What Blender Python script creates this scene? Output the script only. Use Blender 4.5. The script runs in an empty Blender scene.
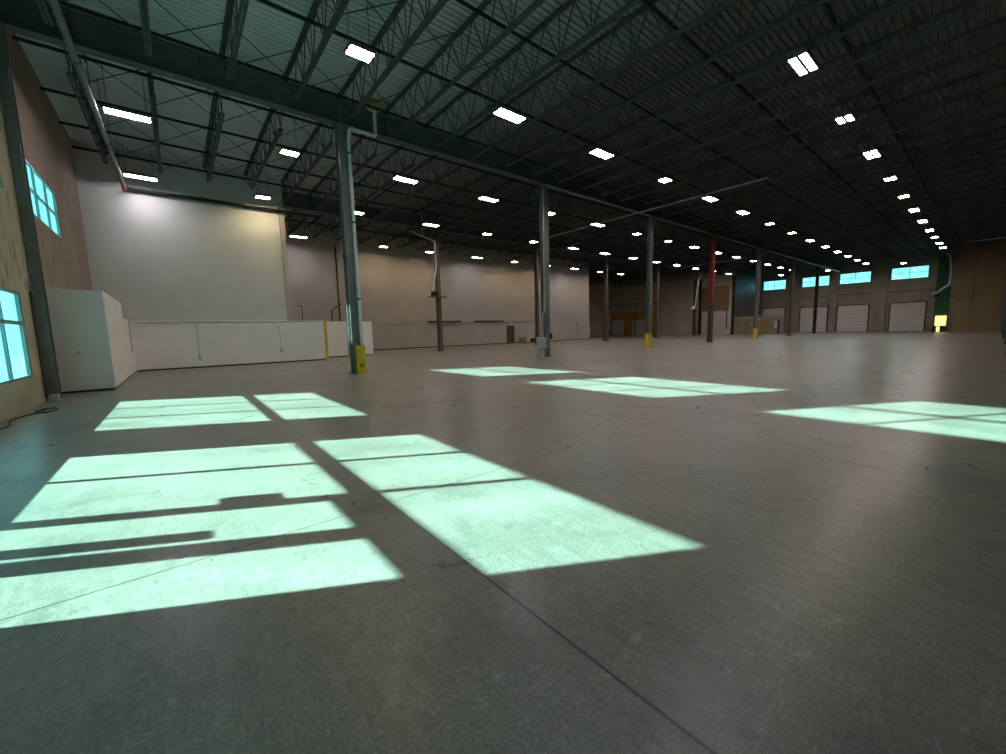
import bpy, math, random
from math import pi, sin, cos
from mathutils import Vector, Matrix
random.seed(7)
col = bpy.context.scene.collection
scene = bpy.context.scene

# ------------------------------------------------------------------ dimensions
XL = -2.9            # window wall
YW = 16.7            # main girder / column line
Y2 = 28.9            # second column line
Y0 = -0.6            # third girder line (right of the camera)
BAY = 11.15
COLX = [5.7 + BAY * k for k in range(7)]
ZD = 10.72           # underside of the roof deck
ZB = 9.45            # bottom chord of the joists
ZG0, ZG1 = 9.68, 10.56   # girder bottom / top
PITCH = 11.15 / 6
SUNDIR = Vector((1.0, -0.56, -0.48))

# ------------------------------------------------------------------ helpers
class MB:
    def __init__(self): self.v = []; self.f = []; self.sm = []
    def box(self, x0, x1, y0, y1, z0, z1):
        b = len(self.v)
        self.v += [(x0,y0,z0),(x1,y0,z0),(x1,y1,z0),(x0,y1,z0),(x0,y0,z1),(x1,y0,z1),(x1,y1,z1),(x0,y1,z1)]
        for q in ((0,3,2,1),(4,5,6,7),(0,1,5,4),(1,2,6,5),(2,3,7,6),(3,0,4,7)):
            self.f.append(tuple(b+i for i in q)); self.sm.append(False)
        return self
    def bar(self, p, q, w, h=None, roll=0.0):
        """rectangular bar from p to q"""
        h = h or w
        p = Vector(p); q = Vector(q); d = (q-p).normalized()
        up = Vector((0,0,1)) if abs(d.z) < 0.95 else Vector((0,1,0))
        s = d.cross(up).normalized(); u = s.cross(d)
        b = len(self.v)
        for c in (p, q):
            for a, e in ((-1,-1),(1,-1),(1,1),(-1,1)):
                self.v.append(tuple(c + s*(a*w/2) + u*(e*h/2)))
        for f in ((0,1,2,3),(7,6,5,4),(0,4,5,1),(1,5,6,2),(2,6,7,3),(3,7,4,0)):
            self.f.append(tuple(b+i for i in f)); self.sm.append(False)
        return self
    def tube(self, pts, r, n=12, caps=True, r_smooth=False):
        pts = [Vector(p) for p in pts]
        if not isinstance(r, (list, tuple)):        # long runs are made of short lengths
            q = [pts[0]]
            for a, b in zip(pts, pts[1:]):
                k = max(1, int((b-a).length/2.5))
                q += [a.lerp(b, (i+1)/k) for i in range(k)]
            pts = q
        rings = []
        up0 = None
        for i, p in enumerate(pts):
            if i == 0: d = pts[1]-pts[0]
            elif i == len(pts)-1: d = pts[-1]-pts[-2]
            else: d = (pts[i+1]-p).normalized() + (p-pts[i-1]).normalized()
            d.normalize()
            if up0 is None:
                up0 = Vector((0,0,1)) if abs(d.z) < .9 else Vector((1,0,0))
            s = d.cross(up0)
            if s.length < 1e-4: s = d.cross(Vector((0,1,0)))
            s.normalize(); u = s.cross(d); up0 = u
            k = 1.0
            if 0 < i < len(pts)-1:
                c = (pts[i+1]-p).normalized().dot((p-pts[i-1]).normalized())
                k = min(1.4, 1/max(.5, math.sqrt((1+c)/2)))
            rr = r[i] if isinstance(r, (list, tuple)) else r
            b = len(self.v)
            for j in range(n):
                a = 2*pi*j/n
                self.v.append(tuple(p + s*(cos(a)*rr*k) + u*(sin(a)*rr)))
            rings.append(b)
        for a, b in zip(rings, rings[1:]):
            for j in range(n):
                self.f.append((a+j, a+(j+1)%n, b+(j+1)%n, b+j)); self.sm.append(r_smooth)
        if caps:
            self.f.append(tuple(rings[0]+j for j in reversed(range(n)))); self.sm.append(False)
            self.f.append(tuple(rings[-1]+j for j in range(n))); self.sm.append(False)
        return self
    def poly_prism(self, poly, z0, z1):
        b = len(self.v); n = len(poly)
        for z in (z0, z1):
            for x, y in poly: self.v.append((x, y, z))
        self.f.append(tuple(b+i for i in reversed(range(n)))); self.sm.append(False)
        self.f.append(tuple(b+n+i for i in range(n))); self.sm.append(False)
        for i in range(n):
            j = (i+1) % n
            self.f.append((b+i, b+j, b+n+j, b+n+i)); self.sm.append(False)
        return self
    def cut(self):
        """everything added since the last cut is one separate piece"""
        if not hasattr(self, 'cuts'): self.cuts = [(0, 0)]
        self.cuts.append((len(self.v), len(self.f))); return self
    def build_each(self, name, mat, parent=None):
        out = []
        for (v0, f0), (v1, f1) in zip(self.cuts, self.cuts[1:]):
            p = MB(); p.v = self.v[v0:v1]; p.f = [tuple(i-v0 for i in f) for f in self.f[f0:f1]]; p.sm = self.sm[f0:f1]
            out.append(p.build(name, mat, parent))
        return out
    def build(self, name, mat, parent=None, loc=None, bevel=0):
        me = bpy.data.meshes.new(name)
        me.from_pydata(self.v, [], self.f)
        me.polygons.foreach_set('use_smooth', self.sm)
        me.materials.append(mat); me.update()
        o = bpy.data.objects.new(name, me); col.objects.link(o)
        o.cycles.shadow_terminator_geometry_offset = 0; o.cycles.shadow_terminator_offset = 0
        if parent is not None: o.parent = parent
        if loc is not None: o.location = loc
        if bevel:
            m = o.modifiers.new('bevel', 'BEVEL'); m.width = bevel; m.segments = 2; m.limit_method = 'ANGLE'
        return o

def tag(o, label=None, cat=None, group=None, kind=None):
    if label: o['label'] = label
    if cat: o['category'] = cat
    if group: o['group'] = group
    if kind: o['kind'] = kind
    return o
def thing(name, label, cat, loc=(0,0,0), rz=0, group=None):
    o = bpy.data.objects.new(name, None); col.objects.link(o)
    o.location = loc; o.rotation_euler = (0,0,rz); o.empty_display_size = .2
    return tag(o, label, cat, group)
def struct(o, label=None, cat=None): return tag(o, label, cat, kind='structure')
CH = {}
def reg(root, *parts): CH[root] = list(parts); return root
def dup(root, loc, label, group=None):
    r = root.copy(); col.objects.link(r); r.location = loc; r['label'] = label
    if group: r['group'] = group
    for c in CH[root]:
        k = c.copy(); col.objects.link(k); k.parent = r
        for g in CH.get(c, []):
            s = g.copy(); col.objects.link(s); s.parent = k
    return r
ONES = 'zeroth first second third fourth fifth sixth seventh eighth ninth tenth eleventh twelfth thirteenth fourteenth fifteenth sixteenth seventeenth eighteenth nineteenth'.split()
TENS = {2:('twentieth','twenty'),3:('thirtieth','thirty'),4:('fortieth','forty')}
def ordw(n):
    if n < 20: return ONES[n]
    t, u = divmod(n, 10)
    return TENS[t][0] if u == 0 else TENS[t][1] + '-' + ONES[u]

# ------------------------------------------------------------------ materials
def newmat(name):
    m = bpy.data.materials.new(name); m.use_nodes = True
    nt = m.node_tree; b = nt.nodes['Principled BSDF']
    return m, nt, b
def N(nt, t, **kw):
    n = nt.nodes.new(t)
    for k, v in kw.items(): setattr(n, k, v)
    return n
def ramp(nt, src, stops):
    r = N(nt, 'ShaderNodeValToRGB'); nt.links.new(src, r.inputs[0])
    e = r.color_ramp.elements
    while len(e) < len(stops): e.new(.5)
    for i, (p, c) in enumerate(stops):
        e[i].position = p; e[i].color = (*c, 1) if len(c) == 3 else c
    return r.outputs[0]
def pos(nt, scale=(1,1,1)):
    g = N(nt, 'ShaderNodeNewGeometry'); mp = N(nt, 'ShaderNodeMapping')
    mp.inputs['Scale'].default_value = scale
    nt.links.new(g.outputs['Position'], mp.inputs['Vector'])
    return mp.outputs[0]
def noise(nt, vec, scale, detail=4, rough=.55, dist=0):
    n = N(nt, 'ShaderNodeTexNoise'); nt.links.new(vec, n.inputs['Vector'])
    n.inputs['Scale'].default_value = scale; n.inputs['Detail'].default_value = detail
    n.inputs['Roughness'].default_value = rough; n.inputs['Distortion'].default_value = dist
    return n.outputs['Fac']
def mixc(nt, fac, a, b, mode='MIX'):
    m = N(nt, 'ShaderNodeMix', data_type='RGBA', blend_type=mode)
    for s, v in ((m.inputs[0], fac), (m.inputs[6], a), (m.inputs[7], b)):
        if isinstance(v, (int, float)): s.default_value = v
        elif isinstance(v, tuple): s.default_value = (*v, 1)
        else: nt.links.new(v, s)
    return m.outputs[2]
def math_(nt, op, a, b=None, c=None, clamp=False):
    m = N(nt, 'ShaderNodeMath', operation=op); m.use_clamp = clamp
    for i, v in enumerate((a, b, c)):
        if v is None: continue
        if isinstance(v, (int, float)): m.inputs[i].default_value = v
        else: nt.links.new(v, m.inputs[i])
    return m.outputs[0]
def bump(nt, bs, h, strength, dist=.02):
    b = N(nt, 'ShaderNodeBump'); b.inputs['Strength'].default_value = strength; b.inputs['Distance'].default_value = dist
    nt.links.new(h, b.inputs['Height']); nt.links.new(b.outputs[0], bs.inputs['Normal'])

def paint(name, c, rough=.5, metal=0.0, var=.12, scale=3.0, spec=.4):
    m, nt, b = newmat(name)
    n = noise(nt, pos(nt), scale, 5)
    lo = tuple(x*(1-var) for x in c); hi = tuple(min(1, x*(1+var)) for x in c)
    nt.links.new(ramp(nt, n, [(.3, lo), (.7, hi)]), b.inputs['Base Color'])
    b.inputs['Roughness'].default_value = rough; b.inputs['Metallic'].default_value = metal
    b.inputs['Specular IOR Level'].default_value = spec
    return m
def emis(name, c, s):
    m, nt, b = newmat(name)
    b.inputs['Base Color'].default_value = (*c, 1)
    b.inputs['Emission Color'].default_value = (*c, 1)
    b.inputs['Emission Strength'].default_value = s
    return m

def lens(name, c, s, n=3):
    """bright tubes behind a clear lens: stripes along the local x axis"""
    m, nt, b = newmat(name)
    tc = N(nt, 'ShaderNodeTexCoord'); sp = N(nt, 'ShaderNodeSeparateXYZ'); nt.links.new(tc.outputs['Object'], sp.inputs[0])
    t = math_(nt, 'FRACT', math_(nt, 'DIVIDE', math_(nt, 'SUBTRACT', math_(nt, 'ABSOLUTE', sp.outputs[1]), .035), .185/n))
    t = math_(nt, 'ABSOLUTE', math_(nt, 'SUBTRACT', t, .5))
    k = ramp(nt, t, [(.30, (1,1,1)), (.44, (.012,.012,.012))])
    b.inputs['Base Color'].default_value = (*c, 1); b.inputs['Emission Color'].default_value = (*c, 1)
    nt.links.new(math_(nt, 'MULTIPLY', k, s), b.inputs['Emission Strength'])
    return m
def mat_floor():
    m, nt, b = newmat('polished_concrete_floor')
    p = pos(nt)
    n1 = noise(nt, p, .22, 6, .6, .6); n2 = noise(nt, p, 1.6, 8, .65, .5); n3 = noise(nt, p, 14, 4, .6)
    c = ramp(nt, n1, [(.3, (.165,.155,.134)), (.7, (.245,.231,.200))])
    c = mixc(nt, .45, c, ramp(nt, n2, [(.3, (.45,.45,.45)), (.7, (.62,.61,.58))]), 'OVERLAY')
    c = mixc(nt, .35, c, ramp(nt, n3, [(.35, (.40,.40,.40)), (.65, (.60,.60,.60))]), 'OVERLAY')
    # trowel swirls and pale scratches
    n4 = noise(nt, pos(nt, (1, 3.5, 1)), 3.0, 9, .75, 2.5)
    c = mixc(nt, math_(nt, 'MULTIPLY', ramp(nt, n4, [(.56, (0,0,0)), (.68, (1,1,1))]), .38), c, (.46,.43,.39))
    # dark stains
    n5 = noise(nt, pos(nt, (1,1,1)), .9, 5, .6, .8)
    c = mixc(nt, math_(nt, 'MULTIPLY', ramp(nt, n5, [(.56, (0,0,0)), (.80, (1,1,1))]), .55), c, (.04,.04,.04))
    n6 = noise(nt, pos(nt, (1,1,1)), 9.0, 3, .5)
    c = mixc(nt, math_(nt, 'MULTIPLY', ramp(nt, n6, [(.70, (0,0,0)), (.76, (1,1,1))]), .45), c, (.03,.03,.03))
    n7 = noise(nt, pos(nt, (2.2, .6, 1)), 6.0, 10, .8, 1.2)
    c = mixc(nt, .55, c, ramp(nt, n7, [(.32, (.28,.28,.28)), (.68, (.70,.70,.70))]), 'OVERLAY')
    n8 = noise(nt, pos(nt), 60, 3, .6)
    c = mixc(nt, .55, c, ramp(nt, n8, [(.35, (.30,.30,.30)), (.65, (.70,.70,.70))]), 'OVERLAY')
    # saw-cut joints
    g = N(nt, 'ShaderNodeNewGeometry'); s = N(nt, 'ShaderNodeSeparateXYZ'); nt.links.new(g.outputs['Position'], s.inputs[0])
    def joint(ax, off, wdt):
        t = math_(nt, 'SUBTRACT', s.outputs[ax], off - 4.4/2)
        t = math_(nt, 'MODULO', math_(nt, 'ADD', t, 440.0), 4.4)
        t = math_(nt, 'ABSOLUTE', math_(nt, 'SUBTRACT', t, 2.2))
        return math_(nt, 'LESS_THAN', t, wdt)
    j = math_(nt, 'MAXIMUM', joint(0, 1.42, .009), joint(1, 3.52, .007))
    c = mixc(nt, math_(nt, 'MULTIPLY', j, .75), c, (.02,.02,.02))
    nt.links.new(c, b.inputs['Base Color'])
    r = ramp(nt, n2, [(.3, (.26,.26,.26)), (.7, (.40,.40,.40))])
    nt.links.new(r, b.inputs['Roughness'])
    b.inputs['Specular IOR Level'].default_value = .36
    bump(nt, b, mixc(nt, .5, n2, n3), .12, .01)
    return m
def mat_deck():
    m, nt, b = newmat('roof_deck_metal')
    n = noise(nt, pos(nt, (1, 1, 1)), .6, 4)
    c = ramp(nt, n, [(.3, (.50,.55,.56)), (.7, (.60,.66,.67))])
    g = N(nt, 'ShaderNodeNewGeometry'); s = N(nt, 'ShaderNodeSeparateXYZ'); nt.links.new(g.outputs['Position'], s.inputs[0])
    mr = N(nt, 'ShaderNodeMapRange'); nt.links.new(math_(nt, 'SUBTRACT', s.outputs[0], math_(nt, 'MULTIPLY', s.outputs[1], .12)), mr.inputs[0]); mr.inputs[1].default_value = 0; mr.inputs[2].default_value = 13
    c = mixc(nt, mr.outputs[0], c, ramp(nt, n, [(.3, (.085,.080,.074)), (.7, (.125,.118,.11))]))  # window light falloff painted in: deck colour darkens away from the window wall
    nt.links.new(c, b.inputs['Base Color']); b.inputs['Roughness'].default_value = .5
    b.inputs['Metallic'].default_value = 0
    return m
def mat_concrete(name, lo, hi, marks=False, panel=None):
    m, nt, b = newmat(name)
    p = pos(nt); n1 = noise(nt, p, .5, 6, .6, .4); n2 = noise(nt, p, 6, 6, .6)
    c = ramp(nt, n1, [(.3, lo), (.7, hi)])
    c = mixc(nt, .4, c, ramp(nt, n2, [(.3, (.4,.4,.4)), (.7, (.6,.6,.6))]), 'OVERLAY')
    g = N(nt, 'ShaderNodeNewGeometry'); s = N(nt, 'ShaderNodeSeparateXYZ'); nt.links.new(g.outputs['Position'], s.inputs[0])
    if marks:   # near part of the window wall is yellow-green, beyond the column it is rosy brown
        far = math_(nt, 'GREATER_THAN', s.outputs[1], YW)
        rosy = ramp(nt, n1, [(.3, (.165,.125,.09)), (.7, (.25,.195,.145))])
        rosy = mixc(nt, .4, rosy, ramp(nt, n2, [(.3, (.4,.4,.4)), (.7, (.6,.6,.6))]), 'OVERLAY')
        c = mixc(nt, far, c, rosy)
        v = noise(nt, pos(nt, (1, 4.5, 1.1)), 1.15, 2, .5)
        band = math_(nt, 'MULTIPLY', math_(nt, 'LESS_THAN', s.outputs[2], 5.3), math_(nt, 'GREATER_THAN', s.outputs[2], 2.6))
        k = math_(nt, 'MULTIPLY', band, ramp(nt, v, [(.60, (0,0,0)), (.64, (1,1,1))]))
        c = mixc(nt, math_(nt, 'MULTIPLY', k, .6), c, (.07,.055,.045))
    if panel:
        ax, wd = panel
        t = math_(nt, 'MODULO', math_(nt, 'ADD', s.outputs[ax], 100), wd)
        j = math_(nt, 'LESS_THAN', t, .05)
        c = mixc(nt, math_(nt, 'MULTIPLY', j, .6), c, (.03,.027,.02))
    nt.links.new(c, b.inputs['Base Color']); b.inputs['Roughness'].default_value = .85
    bump(nt, b, n2, .2, .02)
    return m
def mat_dockdoor():
    m, nt, b = newmat('dock_door_panels')
    g = N(nt, 'ShaderNodeNewGeometry'); s = N(nt, 'ShaderNodeSeparateXYZ'); nt.links.new(g.outputs['Position'], s.inputs[0])
    t = math_(nt, 'MODULO', s.outputs[2], .54); j = math_(nt, 'LESS_THAN', t, .05)
    c = mixc(nt, math_(nt, 'MULTIPLY', j, .55), (.60,.52,.47), (.24,.18,.15))
    nt.links.new(c, b.inputs['Base Color']); b.inputs['Roughness'].default_value = .6
    return m
def mat_plywood():
    m, nt, b = newmat('orange_plywood')
    n = noise(nt, pos(nt, (1,1,.3)), 2.2, 6, .6, .6)
    nt.links.new(ramp(nt, n, [(.3, (.42,.20,.035)), (.7, (.62,.33,.07))]), b.inputs['Base Color'])
    b.inputs['Roughness'].default_value = .7
    return m
def mat_glass(name, tint, gl=.03):
    m = bpy.data.materials.new(name); m.use_nodes = True; nt = m.node_tree; nt.nodes.clear()
    out = N(nt, 'ShaderNodeOutputMaterial'); tr = N(nt, 'ShaderNodeBsdfTransparent'); gs = N(nt, 'ShaderNodeBsdfGlossy')
    mx = N(nt, 'ShaderNodeMixShader'); tr.inputs[0].default_value = (*tint, 1); gs.inputs['Roughness'].default_value = .02
    n = noise(nt, pos(nt), 1.2, 3)
    c = ramp(nt, n, [(.35, tuple(x*.86 for x in tint)), (.65, tint)])
    nt.links.new(c, tr.inputs[0])
    mx.inputs[0].default_value = gl
    nt.links.new(tr.outputs[0], mx.inputs[1]); nt.links.new(gs.outputs[0], mx.inputs[2]); nt.links.new(mx.outputs[0], out.inputs[0])
    return m

M = dict(
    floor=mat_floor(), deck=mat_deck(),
    wall_window=mat_concrete('window_wall_concrete', (.32,.30,.21), (.42,.40,.29), marks=True),
    brown=mat_concrete('brown_tilt_wall', (.20,.175,.125), (.31,.265,.19), panel=(1, 3.45)),
    tan=mat_concrete('tan_tilt_wall', (.23,.165,.08), (.33,.24,.12), panel=(1, 3.0)),
    greyconc=mat_concrete('grey_tilt_wall', (.50,.43,.33), (.66,.57,.46)),
    beige=mat_concrete('beige_wall', (.62,.56,.44), (.75,.68,.55)),
    white=paint('white_drywall', (.52,.54,.53), .75, var=.05, scale=1.2),
    white2=paint('offwhite_drywall', (.40,.365,.34), .8, var=.06, scale=.8),
    lowwhite=paint('low_white_wall', (.80,.80,.78), .7, var=.04, scale=2),
    steel=paint('dark_green_grey_steel', (.075,.095,.095), .6, 0, var=.2, scale=2),
    joist=paint('joist_primer_grey', (.055,.063,.063), .6, 0, var=.15, scale=2, spec=.2),
    colgrey=paint('grey_green_column_paint', (.155,.170,.172), .38, .1, var=.15, scale=4),
    colbrown=paint('brown_column_paint', (.115,.078,.058), .5, .1, var=.2, scale=4),
    red=paint('red_column_paint', (.26,.022,.018), .5, 0, var=.15, scale=3),
    yellow=paint('safety_yellow', (.62,.47,.03), .5, 0, var=.15, scale=6),
    mainpipe=paint('dull_steel_pipe', (.12,.13,.13), .45, .2, var=.15, scale=3),
    pipe=paint('galvanised_pipe', (.38,.42,.42), .35, .4, var=.15, scale=3),
    darkpipe=paint('dark_sprinkler_pipe', (.022,.025,.025), .8, 0, spec=.1),
    bluepipe=paint('pale_white_pipe', (.55,.62,.61), .45, 0, var=.08),
    foam=paint('yellow_foam', (.42,.36,.13), .9, 0, var=.25, scale=15),
    black=paint('black_rubber', (.015,.015,.015), .6),
    dark=paint('dark_recess', (.02,.018,.016), .8),
    boxgrey=paint('light_grey_cabinet_paint', (.42,.46,.45), .4, .1, var=.06),
    housing=paint('fixture_housing_grey', (.12,.12,.12), .5),
    browndoor=paint('dark_brown_door', (.065,.045,.032), .6),
    orangedoor=paint('tan_door_leaf', (.24,.15,.055), .6),
    greydoor=paint('pale_grey_door', (.62,.56,.50), .6, var=.06),
    dock=mat_dockdoor(), ply=mat_plywood(),
    bluegrey=paint('blue_grey_siding', (.08,.070,.072), .5, .2, var=.25, scale=.8),
    frame=paint('window_frame_aluminium', (.22,.33,.35), .4, .5, var=.08),
    base=paint('dark_base_strip', (.05,.042,.036), .7),
    green=paint('dark_green_paint', (.012,.075,.02), .6, var=.2),
    red_tip=paint('red_pipe_tip', (.5,.05,.03), .5),
    wood=paint('pallet_wood', (.30,.20,.10), .8, var=.25, scale=8),
    card=paint('brown_cardboard', (.26,.18,.11), .8, var=.15),
    darkbar=paint('dark_brown_bar', (.055,.042,.036), .6),
    apron=paint('outside_pavement', (.05,.13,.16), .9, var=.1, scale=.4),
    glass=mat_glass('tinted_window_glass', (.69,1.0,.965)),
    glow=emis('yellow_glowing_panel', (1.0,.84,.34), 1.1),
    slit=emis('pale_light_strip', (.80,1.0,.95), 1.0),
    cool=lens('cool_white_lens', (1.0,.92,.96), 82),
    warm=lens('warm_white_lens', (1.0,.80,.48), 138),
)

# ------------------------------------------------------------------ setting
def wall_holes(axis, a0, a1, u0, u1, z0, z1, holes):
    """solid wall: axis 'x' -> thickness a0..a1 in x, u is y"""
    mb = MB()
    us = sorted({u0, u1, *[h[0] for h in holes], *[h[1] for h in holes]})
    for ua, ub in zip(us, us[1:]):
        cuts = sorted([(h[2], h[3]) for h in holes if h[0] <= ua+1e-6 and h[1] >= ub-1e-6])
        z = z0
        for ca, cb in cuts + [(z1, z1)]:
            if ca > z + 1e-6:
                if axis == 'x': mb.box(a0, a1, ua, ub, z, ca)
                else: mb.box(ua, ub, a0, a1, z, ca)
            z = max(z, cb)
    return mb

YMIN, YMAX, XMAX = -13.0, 51.0, 82.0
struct(MB().box(XL-.3, XMAX+.3, YMIN-.3, YMAX+.3, -.3, 0).build('floor', M['floor']), 'scuffed polished grey concrete floor with saw-cut joints', 'floor')
struct(MB().box(XL-60, XL-.3, YMIN-40, YMAX+20, -.35, -.05).build('ground', M['apron']), 'pale paving outside the window wall', 'ground')

# ribbed roof deck
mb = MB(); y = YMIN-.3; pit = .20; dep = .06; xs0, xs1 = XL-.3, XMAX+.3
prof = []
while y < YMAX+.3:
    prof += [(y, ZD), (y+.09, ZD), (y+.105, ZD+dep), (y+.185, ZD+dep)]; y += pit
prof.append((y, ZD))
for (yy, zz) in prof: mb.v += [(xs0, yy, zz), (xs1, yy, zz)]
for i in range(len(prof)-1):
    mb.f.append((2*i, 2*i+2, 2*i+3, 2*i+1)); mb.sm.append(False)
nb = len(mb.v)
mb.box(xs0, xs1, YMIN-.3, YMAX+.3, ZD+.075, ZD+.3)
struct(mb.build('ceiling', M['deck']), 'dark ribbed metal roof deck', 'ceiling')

WINLOW = [(10.85, 15.25, .72, 2.82), (-2.0, 2.4, .72, 2.89)]
WINUP = [(17.45, 21.75, 5.28, 6.90), (10.9, 15.3, 5.28, 6.90), (4.45, 8.9, 5.28, 6.90), (-2.0, 2.35, 5.28, 6.90)]
ENTRY = (4.38, 8.93, 0.05, 2.84)
struct(wall_holes('x', XL-.10, XL, YMIN-.3, 27.2, 0, ZD, WINLOW+WINUP+[ENTRY]).build('wall_left', M['wall_window']),
       'concrete window wall, yellowish near and rosy brown beyond the corner column', 'wall')

def window_x(n, hole, mull, rails, x0=XL-.08, x1=XL-.02, label=None, fw=.06, mat='frame'):
    y0, y1, z0, z1 = hole
    mb = MB()
    mb.box(x0, x1, y0, y0+fw, z0, z1).box(x0, x1, y1-fw, y1, z0, z1)
    mb.box(x0, x1, y0+fw, y1-fw, z0, z0+fw).box(x0, x1, y0+fw, y1-fw, z1-fw, z1)
    for ym in mull: mb.box(x0, x1, ym-.03, ym+.03, z0+fw, z1-fw)
    for zm, h in rails: mb.box(x0+.005, x1-.005, y0+fw, y1-fw, zm-h/2, zm+h/2)
    o = mb.build('window_%d' % n, M[mat]); struct(o, label, 'window')
    xm = (x0+x1)/2
    MB().box(xm-.006, xm+.006, y0+fw/2, y1-fw/2, z0+fw/2, z1-fw/2).build('window_pane', M['glass'], o)
    return o
def thirds(h): return [h[0]+(h[1]-h[0])/3, h[0]+2*(h[1]-h[0])/3]
window_x(1, WINLOW[0], thirds(WINLOW[0]), [(2.065, .09)], label='lower cyan window in yellowish wall at left edge')
window_x(2, WINUP[0], thirds(WINUP[0]), [(6.08, .07)], label='high cyan window in rosy brown wall beyond the corner column')
window_x(3, WINUP[1], thirds(WINUP[1]), [(6.08, .07)], label='high cyan window directly above the lower window')
window_x(4, WINUP[2], thirds(WINUP[2]), [(6.08, .07)], label='high window above the glazed entrance')
window_x(5, WINUP[3], thirds(WINUP[3]), [(6.08, .07)], label='high window nearest the camera behind')
window_x(6, WINLOW[1], thirds(WINLOW[1]), [(2.065, .09)], label='lower window nearest the camera behind')
# glazed entrance (storefront with a double door in its near third)
ya, yb = 4.38, 8.93; x0, x1 = XL-.08, XL-.02
mb = MB(); dsp = 6.30
mb.box(x0,x1,ya,ya+.06,.05,2.84).box(x0,x1,yb-.06,yb,.05,2.84).box(x0,x1,ya,yb,2.78,2.84).box(x0,x1,ya,6.3,1.95,2.0).box(x0,x1,ya,yb,2.0,2.10)
mb.box(x0,x1,dsp-.03,dsp+.03,.05,2.84).box(x0,x1,7.57,7.63,.05,2.84).box(x0,x1,dsp,yb,.05,.78)
win7 = struct(mb.build('window_7', M['frame']), 'glazed entrance screen in the window wall', 'window')
MB().box(XL-.056,XL-.044,ya+.03,yb-.03,2.10,2.81).build('window_pane', M['glass'], win7)
MB().box(XL-.056,XL-.044,dsp+.03,yb-.03,.78,2.0).build('window_pane', M['glass'], win7)
d1 = thing('door_1', 'pair of glazed aluminium entrance doors in the window wall', 'door', (0,0,0)); struct(d1)
for a, b in ((ya+.06, (ya+dsp)/2-.01), ((ya+dsp)/2+.01, dsp-.03)):
    mb = MB().box(x0,x1,a,a+.1,.06,1.96).box(x0,x1,b-.1,b,.06,1.96).box(x0,x1,a,b,.06,.3).box(x0,x1,a,b,1.905,1.96)
    leaf = mb.build('door_leaf', M['frame'], d1)
    MB().box(XL-.056,XL-.044,a+.1,b-.1,.3,1.905).build('door_pane', M['glass'], leaf)
MB().box(XL-.02,XL+.03,5.50,5.66,.45,1.42).build('push_plate', M['boxgrey'], d1)
MB().box(XL-.02,XL+.05,6.24,6.48,1.48,1.70).build('pull_handle', M['boxgrey'], d1)

# walls further round
struct(MB().box(XL-.3, 5.6, 27.2, 27.5, 0, ZD).build('wall_front', M['white']), 'tall pale white wall behind the low partition', 'wall')
struct(MB().box(5.3, 5.6, 27.5, 37.0, 0, ZD).build('wall_return', M['white2']), 'side of the tall white wall running back', 'wall')
struct(MB().box(5.3, 46.2, 37.0, 37.3, 0, ZD).build('wall_far', M['white2']), 'long off-white wall far beyond the columns', 'wall')
struct(MB().box(45.9, 46.2, 37.3, YMAX, 0, ZD).build('wall_side', M['beige']), 'beige side wall behind the long off-white wall', 'wall')
struct(MB().box(46.2, 70.0, YMAX, YMAX+.3, 0, ZD).build('wall_rear', M['beige']), 'narrow beige wall beside the long off-white wall', 'wall')
DOCKL = [(28.0, 31.9, 0, 3.95)]
struct(wall_holes('x', 70.0, 70.3, 27.0, YMAX+.3, 0, ZD, []).build('wall_back_left', M['greyconc']), 'grey brown concrete end wall left of the dock doors', 'wall')
struct(MB().box(70.3, XMAX+.3, 27.0, 27.3, 0, ZD).build('wall_back_return', M['bluegrey']), 'blue grey side wall above the low office partition', 'wall')
BW = [(23.3, 27.0-.3, 7.45, 9.05), (17.35, 21.0, 7.45, 9.05), (12.4, 16.1, 7.45, 9.08), (6.4, 10.2, 7.47, 9.15)]
struct(wall_holes('x', XMAX, XMAX+.3, 3.1, 27.0, 0, ZD, BW).build('wall_back', M['brown']), 'dark brown concrete end wall with high windows and dock doors', 'wall')
struct(MB().box(75.0, XMAX+.3, 3.1, 3.4, 0, ZD).build('wall_jog', M['tan']), 'short tan return wall beside the green column', 'wall')
struct(MB().box(75.0, 75.3, YMIN-.3, 3.1, 0, ZD).build('wall_back_right', M['tan']), 'tan brown concrete wall at the right end', 'wall')
struct(MB().box(XL-.3, 75.0, YMIN-.3, YMIN, 0, ZD).build('wall_right', M['brown']), 'brown concrete wall behind the camera to the right', 'wall')
for i, h in enumerate(BW):
    nm = ['leftmost high cyan window above the low office partition', 'second high cyan window from the left on the end wall',
          'third high cyan window from the left on the end wall', 'rightmost high cyan window on the end wall'][i]
    window_x(8+i, h, [(h[0]+h[1])/2], [((h[2]+h[3])/2, .05)], XMAX+.1, XMAX+.2, nm)

# pilasters of the end wall
for i, (a, b) in enumerate(((21.4, 22.9), (16.2, 17.1), (10.5, 12.2), (3.4, 4.2))):
    struct(MB().box(XMAX-.25, XMAX, a, b, 0, ZD-.1).build('trim_%d' % (i+1), M['brown']), '%s brown concrete pilaster from the left on the end wall' % ordw(i+1), 'pilaster')
# horizontal reveal on end wall
struct(MB().box(XMAX-.03, XMAX, 4.2, 21.4, 5.75, 5.82).build('trim_5', M['dark']), 'thin dark groove across the end wall above dock doors', 'groove')

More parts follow.
